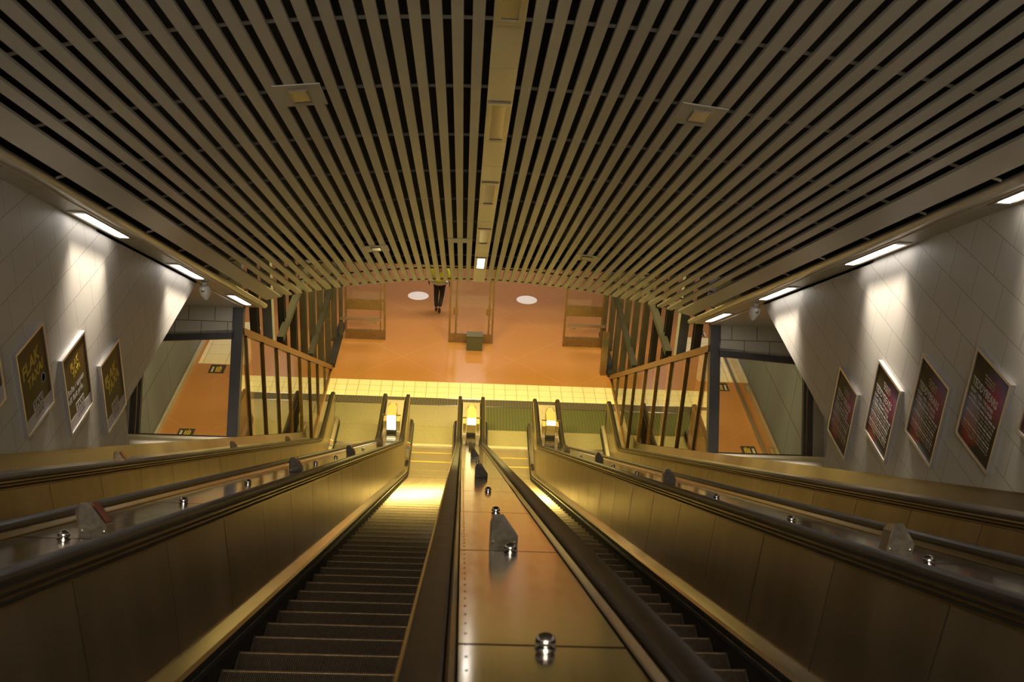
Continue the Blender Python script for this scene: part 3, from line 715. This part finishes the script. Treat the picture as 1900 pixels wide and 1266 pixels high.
# dark plenum skin above the slats, ending over the hall ceiling
mb = MB(); s1 = []; s2 = []
for k in range(17):
    x = -3.9 + 7.8*k/16
    s1.append(x)
sec = []
for x in s1:
    zt = .75
    sec.append([(x, -27, SLOPE(-27, VH(0))+zt), (x, -7.55, SLOPE(-7.55, VH(0))+zt-.1), (x, -7.55, SLOPE(-7.55, VH(0))+zt), (x, -27, SLOPE(-27, VH(0))+zt+.1)])
mb.sweep(sec); mb.box(-3.9, 3.9, -7.62, -7.55, 7.86, 8.5); struct(mb.build('ceiling', 'plenum'))
for side in (-1, 1):
    mb = MB(); P = [(-27, SLOPE(-27, 3.6)), (-6.9, SLOPE(-6.9, 3.6)), (-6.9, 8.4), (-27, SLOPE(-27, 4.9))]
    mb.hexa([(side*3.80, y, z) for y, z in P], [(side*3.9, y, z) for y, z in P]); struct(mb.build('wall_left' if side < 0 else 'wall_right', 'plenum'))
mb = MB(); mb.box(-8.2, 8.2, -7.5, 24, 8.2, 8.4); struct(mb.build('ceiling', 'trough'))
mb = MB(); mb.box(-8.2, 8.2, 23.8, 24, 0, 8.4); struct(mb.build('wall_back', 'sidewall'))
mb = MB(); mb.box(-8.2, -3.9, -9.2, -9, 0, 8.3); mb.box(3.9, 8.2, -9.2, -9, 0, 4.6); 
mb = MB()
for side in (-1, 1):
    mb.box(min(side*3.95, side*8.2), max(side*3.95, side*8.2), -9.2, -9.0, 0, 5.3)
    mb.box(min(side*5.8, side*8.2), max(side*5.8, side*8.2), -7.2, -7.0, 5, 8.4)
struct(mb.build('wall_front', 'sidewall'))
mb = MB(); mb.box(-3.9, 3.9, -30, -29.9, 12, 19.5); struct(mb.build('wall_top', 'wall'))
# ceiling lamp over the ticket hall, mirrored in the orange floor
t = thing('hall_lamp', 'large white ceiling lamp over the ticket hall', 'ceiling light', (0, 18, 7.9))
MB().box(-.75, .75, 17.0, 18.6, 8.1, 8.19).build('housing', 'trough', t); MB().box(-.7, .7, 17.05, 18.55, 8.08, 8.098).build('diffuser', 'hall', t)

# ---------------------------------------------------------------- light troughs along the wall tops
for side in (-1, 1):
    w_ = 'left' if side < 0 else 'right'
    t = thing('light_trough', 'long metal trough with rounded nose along the top of the %s wall' % w_, 'light trough', (side*3.6, -15, 12), 'troughs along the wall tops')
    nose = [(3.795, 3.53), (3.575, 3.53), (3.57, 3.545), (3.55, 3.545), (3.545, 3.53), (3.51, 3.52), (3.485, 3.522), (3.465, 3.532), (3.45, 3.548), (3.442, 3.566), (3.445, 3.585), (3.455, 3.60), (3.795, 3.64)]
    sec = lambda y: [(side*x, y, SLOPE(y, h)) for x, h in nose]
    MB().sweep([sec(-26.5), sec(-6.75)]).build('body', 'trough', t, smooth=True)
    starts = [-19.81, -16.93, -14.05, -11.17, -8.31] if side < 0 else [-19.90, -17.02, -14.16, -11.25, -8.38]
    desc = ['highest, just outside the frame', 'topmost', 'second from the lower landing side among the far ones', 'third', 'lowest']
    LB = ['above the frame edge, highest wall light on the %s', 'wall light nearest the frame edge on the %s', 'long lit wall light above the posters on the %s', 'lit wall light beside the security camera on the %s', 'lowest lit wall light beside the steel column on the %s']
    for i, y in enumerate(starts):
        l = thing('wall_light', LB[i] % w_, 'wall light', (side*3.67, y+.57, SLOPE(y+.57, 3.53)), 'recessed lights along the wall tops')
        q = lambda xa, xb, ya, yb, h0, h1: MB().hexa([(side*x, yy, SLOPE(yy, h0)) for x, yy in ((xa, ya), (xb, ya), (xb, yb), (xa, yb))], [(side*x, yy, SLOPE(yy, h1)) for x, yy in ((xa, ya), (xb, ya), (xb, yb), (xa, yb))])
        mb = q(3.60, 3.612, y-.10, y+1.24, 3.518, 3.53)
        for args in ((3.735, 3.75, y-.10, y+1.24, 3.518, 3.53), (3.612, 3.735, y-.10, y-.02, 3.518, 3.53), (3.612, 3.735, y+1.16, y+1.24, 3.518, 3.53)):
            m2 = q(*args); k = len(mb.v); mb.v += m2.v; mb.f += [tuple(a+k for a in f) for f in m2.f]; mb.m += m2.m
        mb.build('frame', 'trough2', l)
        q(3.625, 3.715, y, y+1.14, 3.520, 3.529).build('diffuser', 'lamp', l)
        # the lamp inside, aimed down at the tiles
        ld = bpy.data.lights.new('wall_washer', 'AREA'); ld.shape = 'RECTANGLE'; ld.size = .07; ld.size_y = 1.0; ld.energy = 9.5; ld.color = WHT; ld.spread = rad(56)
        lo = bpy.data.objects.new('wall_washer', ld); C.objects.link(lo); lo.location = (side*3.66, y+.57, SLOPE(y+.57, 3.505))
        zax = Vector((-side*.08, .50, .866)).normalized(); yax = Vector(INC); yax = (yax - zax*yax.dot(zax)).normalized(); xax = yax.cross(zax)
        lo.matrix_world = Matrix(((xax.x, yax.x, zax.x, lo.location.x), (xax.y, yax.y, zax.y, lo.location.y), (xax.z, yax.z, zax.z, lo.location.z), (0, 0, 0, 1)))
    # security camera
    cy = -9.72; z = SLOPE(cy, 3.50)
    t = thing('security_camera', 'white security camera hanging under the %s trough at the wall corner' % w_, 'security camera', (side*3.72, cy, z))
    MB().lathe((side*3.70, cy, z+.03), (0, 0, -1), [(.04, 0), (.04, .02), (.02, .025), (.02, .07)], 14).build('bracket', 'cream', t, smooth=True)
    d = Vector((side*-.15, -.25, -.95)).normalized()
    MB().lathe((side*3.70, cy, z-.04), d, [(.03, -.02), (.075, 0), (.085, .03), (.07, .10), (.035, .16), (.008, .185)], 18).build('housing', 'cream', t, smooth=True)
    MB().lathe((side*3.70, cy-.055, z-.07), (0, -1, .1), [(.035, 0), (.038, .02), (.02, .035), (.002, .04)], 14).build('lens', 'chrome2', t, smooth=True)

# ---------------------------------------------------------------- posters
def poster(side, y0, z0, label, kind):
    w, h = .635, .775
    t = thing('poster_frame', label, 'poster', (side*3.77, y0+w/2, z0+h/2), 'framed posters on the %s wall' % ('left' if side < 0 else 'right'))
    xf, xb = side*3.762, side*3.80
    f = .022; mb = MB(); lo, hi = min(xf, xb), max(xf, xb)
    mb.box(lo, hi, y0, y0+f, z0, z0+h); mb.box(lo, hi, y0+w-f, y0+w, z0, z0+h); mb.box(lo, hi, y0+f, y0+w-f, z0, z0+f); mb.box(lo, hi, y0+f, y0+w-f, z0+h-f, z0+h)
    mb.build('frame', 'frame', t)
    xs = side*3.772
    sh = MB().box(min(xs, xb), max(xs, xb), y0+f, y0+w-f, z0+f, z0+h-f).build('print', 'pL' if side < 0 else 'pR', t)
    # lettering faces the escalators; local frame: text x along +y on the right wall... 
    R = (rad(90), 0, rad(90)) if side < 0 else (rad(90), 0, rad(-90))
    def T(s, size, u, v, m, sx=1, bold=0, shear=0, rot=0, al='LEFT'):
        # u: from the reader's left edge, v: up from the print's bottom
        yy = (-(w/2)+f+u) if side < 0 else (w/2-f-u)
        o = setmesh_text(s, size, (-side*.0 + (side*3.772 - side*3.77) - side*.0012, yy, -h/2+f+v), R, m, t, sx=sx, bold=bold, shear=shear, al=al) if False else None
        o = setmesh_text(s, size, ((side*3.772 - side*3.77) - side*.0012, yy, -h/2+f+v), R, m, sh, sx=sx, bold=bold, shear=shear, align=al)
        if rot: o.rotation_euler = (R[0], 0, R[2]); o.rotation_euler.rotate_axis('Z', rad(rot))
        return o
    W = w-2*f
    if side < 0:
        MB().box(xs+.0004, xs+.0018, y0+f, y0+w-f, z0+f, z0+f+.115).build('white_band', 'posterwhite', sh)
        MB().box(xs+.0004, xs+.0018, y0+w/2-.11, y0+w/2+.11, z0+f+.115, z0+f+.205).build('white_band', 'posterwhite', sh)
        T('TAXI', .085, W/2, .135, 'blackmat', 1.05, .003, al='CENTER'); T('STOCKHOLM', .03, W/2, .098, 'blackmat', 1.1, .001, al='CENTER'); T('15 00 00', .055, W/2, .045, 'blackmat', 1.0, .002, al='CENTER')
        if kind == 0:
            T('FLAK', .16, .06, .46, 'posteryellow', 1.05, .004, .2, 8); T('TAXA!', .12, .14, .345, 'posteryellow', 1.05, .004, .2, 8)
            MB().lathe((xs, y0+w-f-.12, z0+f+.30), (1, 0, 0), [(.045, .0003), (.045, .0012), (.036, .0014), (.036, .0003)], 20).build('badge', 'posterwhite', sh)
        elif kind == 1:
            T('FLAK', .10, .16, .53, 'posteryellow', 1, .003, .2, 8); T('TAXA', .08, .2, .455, 'posteryellow', 1, .003, .2, 8)
            T('Boka i appen', .085, .03, .35, 'posterwhite', 1, .0015); T('till fast pris.', .085, .03, .265, 'posterwhite', 1, .0015)
        else:
            T('FLAK', .15, .07, .44, 'posteryellow', 1.05, .004, .2, 8); T('TAXA', .14, .12, .33, 'posteryellow', 1.05, .004, .2, 8)
    else:
        T('TEDDYBEARS', .092, .03, .47, 'posterwhite', .83, .002)
        T('ELISA* / FEEL THE BAND', .041, .03, .415, 'posterwhite', .96, .0008)
        T('LAUREL / INFINITE MASS', .041, .03, .370, 'posterwhite', .96, .0008)
        # rows too small to read in the photograph: word-like strokes
        rng = random.Random(3); xl = xs-.0014
        def row(v, hgt, u0, u1, m_):
            mb = MB(); u = u0
            while u < u1-.02:
                l = min(rng.uniform(.03, .09), u1-u)
                yy = y0+w-f-u-l; mb.box(xl-.0006, xl+.0006, yy, yy+l, z0+f+v, z0+f+v+hgt); u += l+.012
            mb.build('lettering', m_, sh)
        for k, v in enumerate((.62, .594, .568)): row(v, .014, .2+.01*k, .40-.01*k, 'signtan')
        v = .334
        for k in range(9): row(v, .019-.0008*k, .03, .545-.01*(k % 3), 'signtan' if k % 3 else 'posterwhite'); v -= .033-.0008*k
        row(.07, .03, .17, .28, 'signtan')
    return t
PL = [(-16.49, 9.96, 'taxi poster cut by the left edge of the frame', 1), (-15.58, 9.425, 'taxi poster with large yellow lettering and round badge, left wall', 0), (-14.67, 8.91, 'taxi poster reading Boka i appen, middle of the left three', 1), (-13.74, 8.38, 'dim taxi poster nearest the window on the left wall', 2)]
for y, z, l, k in PL: poster(-1, y, z, l, k)
PR = [(-17.35, 10.47, 'concert poster cut by the right edge of the frame'), (-16.48, 9.94, 'largest looking concert poster, nearest the right edge of the frame'), (-15.57, 9.42, 'concert poster, second from the right edge of the frame'), (-14.66, 8.90, 'concert poster, second from the right window'), (-13.69, 8.33, 'dim yellowish concert poster nearest the right window')]
for y, z, l in PR: poster(1, y, z, l, 0)

# ---------------------------------------------------------------- doors at the end of the landing
def door_leaf(idx, x0, x1, hinge, lab):
    t = thing('door_%d' % idx, None, None, ((x0+x1)/2, 5.8, 0)); struct(t)
    y0, y1 = 5.78, 5.83
    for a in (x0, x1-.055): MB().box(a, a+.055, y0, y1, 0, 2.35).build('stile', 'bronze', t)
    if x1-x0 > .6:
        MB().box(x0+.055, x1-.055, y0, y1, 0, .29).build('kick_plate', 'bronze', t)
        MB().box(x0+.055, x1-.055, y0+.01, y1-.01, .31, 2.28).build('pane', 'glass2', t)
    return t
d1 = door_leaf(1, -3.66, -2.50, 0, '')
MB().box(-3.605, -2.555, 5.765, 5.80, .94, 1.25).build('mid_rail', 'bronze', d1); MB().box(-3.80, -2.60, 5.70, 5.74, .62, .70).build('push_bar', 'chrome2', d1)
MB().box(-2.66, -2.63, 5.74, 5.8, .3, 2.3).build('inner_stile', 'bronze', d1); MB().box(-2.92, -2.75, 5.69, 5.74, .55, .62).build('latch', 'chrome2', d1)
MB().box(-2.60, -2.57, 5.755, 5.765, .98, 1.2).build('lock', 'chrome2', d1)
d2 = door_leaf(2, 2.60, 3.72, 0, '')
MB().box(2.655, 3.665, 5.765, 5.80, .98, 1.30).build('mid_rail', 'bronze', d2); MB().box(2.70, 3.80, 5.70, 5.74, .66, .75).build('push_bar', 'chrome2', d2)
MB().box(2.78, 2.95, 5.69, 5.74, .59, .66).build('latch', 'chrome2', d2)
d3 = door_leaf(3, -.70, .58, 0, '')
for x, s in ((-.52, 1), (.42, 1)):
    MB().box(x, x+.055, 5.77, 5.81, .29, 2.3).build('inner_stile', 'bronze', d3)
    MB().box(x-.06, x+.08, 5.75, 5.79, .90, 1.12).build('lock', 'bronze', d3)
    MB().box(x+.04, x+.08, 5.74, 5.77, .55, .68).build('latch', 'chrome2', d3)
mb = MB(); mb.box(-3.8, 3.8, 5.75, 5.87, 2.35, 2.5); struct(mb.build('trim_5', 'bronze'))
mb = MB(); mb.box(-7.5, 7.5, 5.76, 5.86, 2.5, 8.2); struct(mb.build('wall_doors', 'trough'))
for a in (-3.80, 3.74): mb = MB(); mb.box(a-.02, a+.08, 5.74, 5.88, 0, 2.4); struct(mb.build('trim_%d' % (6 if a < 0 else 7), 'steel3'))
t = thing('floor_box', 'dark grey box standing on the floor before the centre door', 'box', (.06, 5.42, 0))
MB().box(-.17, .28, 5.28, 5.58, 0, .43).build('body', 'box', t); MB().box(-.18, .29, 5.27, 5.59, .43, .46).build('lid', 'box', t)

# ---------------------------------------------------------------- person walking away
def person():
    X, Y = -1.04, 7.92
    t = thing('person', 'person in yellow hi-vis jacket and black trousers walking away through the doors', 'person', (X, Y, 0))
    def skin(name, nodes, edges, m, parent, sub=2):
        me = bpy.data.meshes.new(name); me.from_pydata([n[0] for n in nodes], edges, []); me.materials.append(M_[m])
        o = bpy.data.objects.new(name, me); C.objects.link(o); o.parent = parent
        md = o.modifiers.new('skin', 'SKIN'); md.use_smooth_shade = True
        for i, n in enumerate(nodes):
            r = n[1] if isinstance(n[1], tuple) else (n[1], n[1]); me.skin_vertices[0].data[i].radius = r
        me.skin_vertices[0].data[0].use_root = True
        s = o.modifiers.new('sub', 'SUBSURF'); s.levels = sub; s.render_levels = sub
        dg = bpy.context.evaluated_depsgraph_get(); em = bpy.data.meshes.new_from_object(o.evaluated_get(dg))
        bpy.data.objects.remove(o); em.materials.clear(); em.materials.append(M_[m])
        o = bpy.data.objects.new(name, em); C.objects.link(o); o.parent = parent; em.polygons.foreach_set('use_smooth', [True]*len(em.polygons)); return o
    # body (skin): pelvis, spine, neck, head, arms with hands, legs
    bn = [((0, 0, .95), (.13, .09)), ((0, .0, 1.20), (.13, .09)), ((0, .02, 1.42), (.15, .09)), ((0, .03, 1.52), .055), ((0, .05, 1.60), (.075, .09)), ((0, .06, 1.70), (.075, .095)), ((0, .06, 1.77), (.05, .06)),
          ((-.19, .02, 1.42), .05), ((-.27, -.02, 1.16), .038), ((-.32, .03, .97), .026), ((.19, .02, 1.42), .05), ((.27, -.04, 1.17), .038), ((.30, -.08, .98), .026),
          ((-.09, 0, .88), .08), ((-.10, .06, .50), .05), ((-.09, .02, .15), .03), ((.09, 0, .88), .08), ((.07, .04, .50), .05), ((.018, -.13, .24), .03)]
    be = [(0, 1), (1, 2), (2, 3), (3, 4), (4, 5), (5, 6), (2, 7), (7, 8), (8, 9), (2, 10), (10, 11), (11, 12), (0, 13), (13, 14), (14, 15), (0, 16), (16, 17), (17, 18)]
    body = skin('body', bn, be, 'skin', t, 2)
    tn = [((0, 0, .93), (.15, .105)), ((-.085, 0, .84), .105), ((-.10, .055, .50), .075), ((-.09, .01, .12), .062), ((.085, 0, .84), .105), ((.075, .05, .52), .075), ((.015, -.16, .20), .062)]
    skin('trousers', tn, [(0, 1), (1, 2), (2, 3), (0, 4), (4, 5), (5, 6)], 'trousers', t)
    jn = [((0, 0, 1.14), (.20, .13)), ((0, 0, .90), (.25, .15)), ((0, .01, 1.40), (.185, .12)), ((0, .03, 1.50), (.08, .08)), ((-.20, .02, 1.42), .075), ((-.28, -.02, 1.17), .06), ((-.325, .03, 1.04), .05), ((.20, .02, 1.42), .075), ((.28, -.04, 1.18), .06), ((.305, -.07, 1.05), .05)]
    jk = skin('jacket', jn, [(0, 1), (0, 2), (2, 3), (2, 4), (4, 5), (5, 6), (2, 7), (7, 8), (8, 9)], 'hivis', t)
    for z, r in ((.955, (.258, .158)), (1.12, (.222, .142))):
        mb = MB(); ring = lambda zz, k=1.0: [(r[0]*k*math.cos(a*math.pi/14)*1.0, r[1]*k*math.sin(a*math.pi/14), zz) for a in range(28)]
        mb.sweep([ring(z-.028), ring(z+.028)]); o = mb.build('reflective_band', 'reflect', None); o.parent = jk
    hair = [((0, .05, 1.70), (.083, .10)), ((0, .04, 1.78), (.07, .085)), ((0, .0, 1.64), (.07, .06))]
    skin('hair', hair, [(0, 1), (0, 2)], 'hair', t)
    # face (turned away): nose, mouth, eyes, ears
    for s in (-1, 1):
        o = MB().lathe((s*.03, .148, 1.69), (0, 1, 0), [(.012, -.01), (.01, .0), (.003, .004)], 10).build('eye', 'cream', None); o.parent = t
        o = MB().lathe((s*.085, .05, 1.67), (s, 0, 0), [(.028, -.01), (.03, .0), (.018, .008)], 10).build('ear', 'skin', None); o.parent = t
    o = MB().hexa([(-.015, .13, 1.64), (.015, .13, 1.64), (.006, .13, 1.69), (-.006, .13, 1.69)], [(-.01, .17, 1.645), (.01, .17, 1.645), (.004, .145, 1.69), (-.004, .145, 1.69)]).build('nose', 'skin', None); o.parent = t
    o = MB().box(-.025, .025, .13, .148, 1.607, 1.617).build('mouth', 'red', None); o.parent = t
    # hands: palm and five fingers each, black gloves
    for s, (hx, hy, hz) in ((-1, (-.325, .035, .965)), (1, (.305, -.09, .975))):
        n = [((hx, hy, hz+.03), .026), ((hx, hy+.005, hz-.03), (.034, .018))]; e = [(0, 1)]
        for k, (dy, ln) in enumerate(((-.03, .055), (-.01, .07), (.01, .066), (.028, .05))):
            i = len(n); n += [((hx, hy+dy, hz-.062), .009), ((hx-s*.008, hy+dy, hz-.062-ln*.5), .0085), ((hx-s*.024, hy+dy, hz-.062-ln*.9), .007)]; e += [(1, i), (i, i+1), (i+1, i+2)]
        i = len(n); n += [((hx-s*.01, hy-.035, hz-.005), .011), ((hx-s*.018, hy-.055, hz-.045), .009)]; e += [(0, i), (i, i+1)]
        skin('glove', n, e, 'shoe', t, 1)
    # shoes: left planted, right lifted with the sole showing
    def shoe(c, pitch_):
        o = skin('shoe', [((0, -.06, .05), (.045, .05)), ((0, .03, .045), (.045, .042)), ((0, .13, .03), (.042, .028)), ((0, .17, .028), (.028, .018))], [(0, 1), (1, 2), (2, 3)], 'shoe', t, 1)
        o.location = c; o.rotation_euler = (rad(pitch_), 0, 0)
    shoe((-.09, .02, 0), 0); shoe((.01, -.22, .12), -62)
    t.scale = (1, 1, 1)
    return t
person()
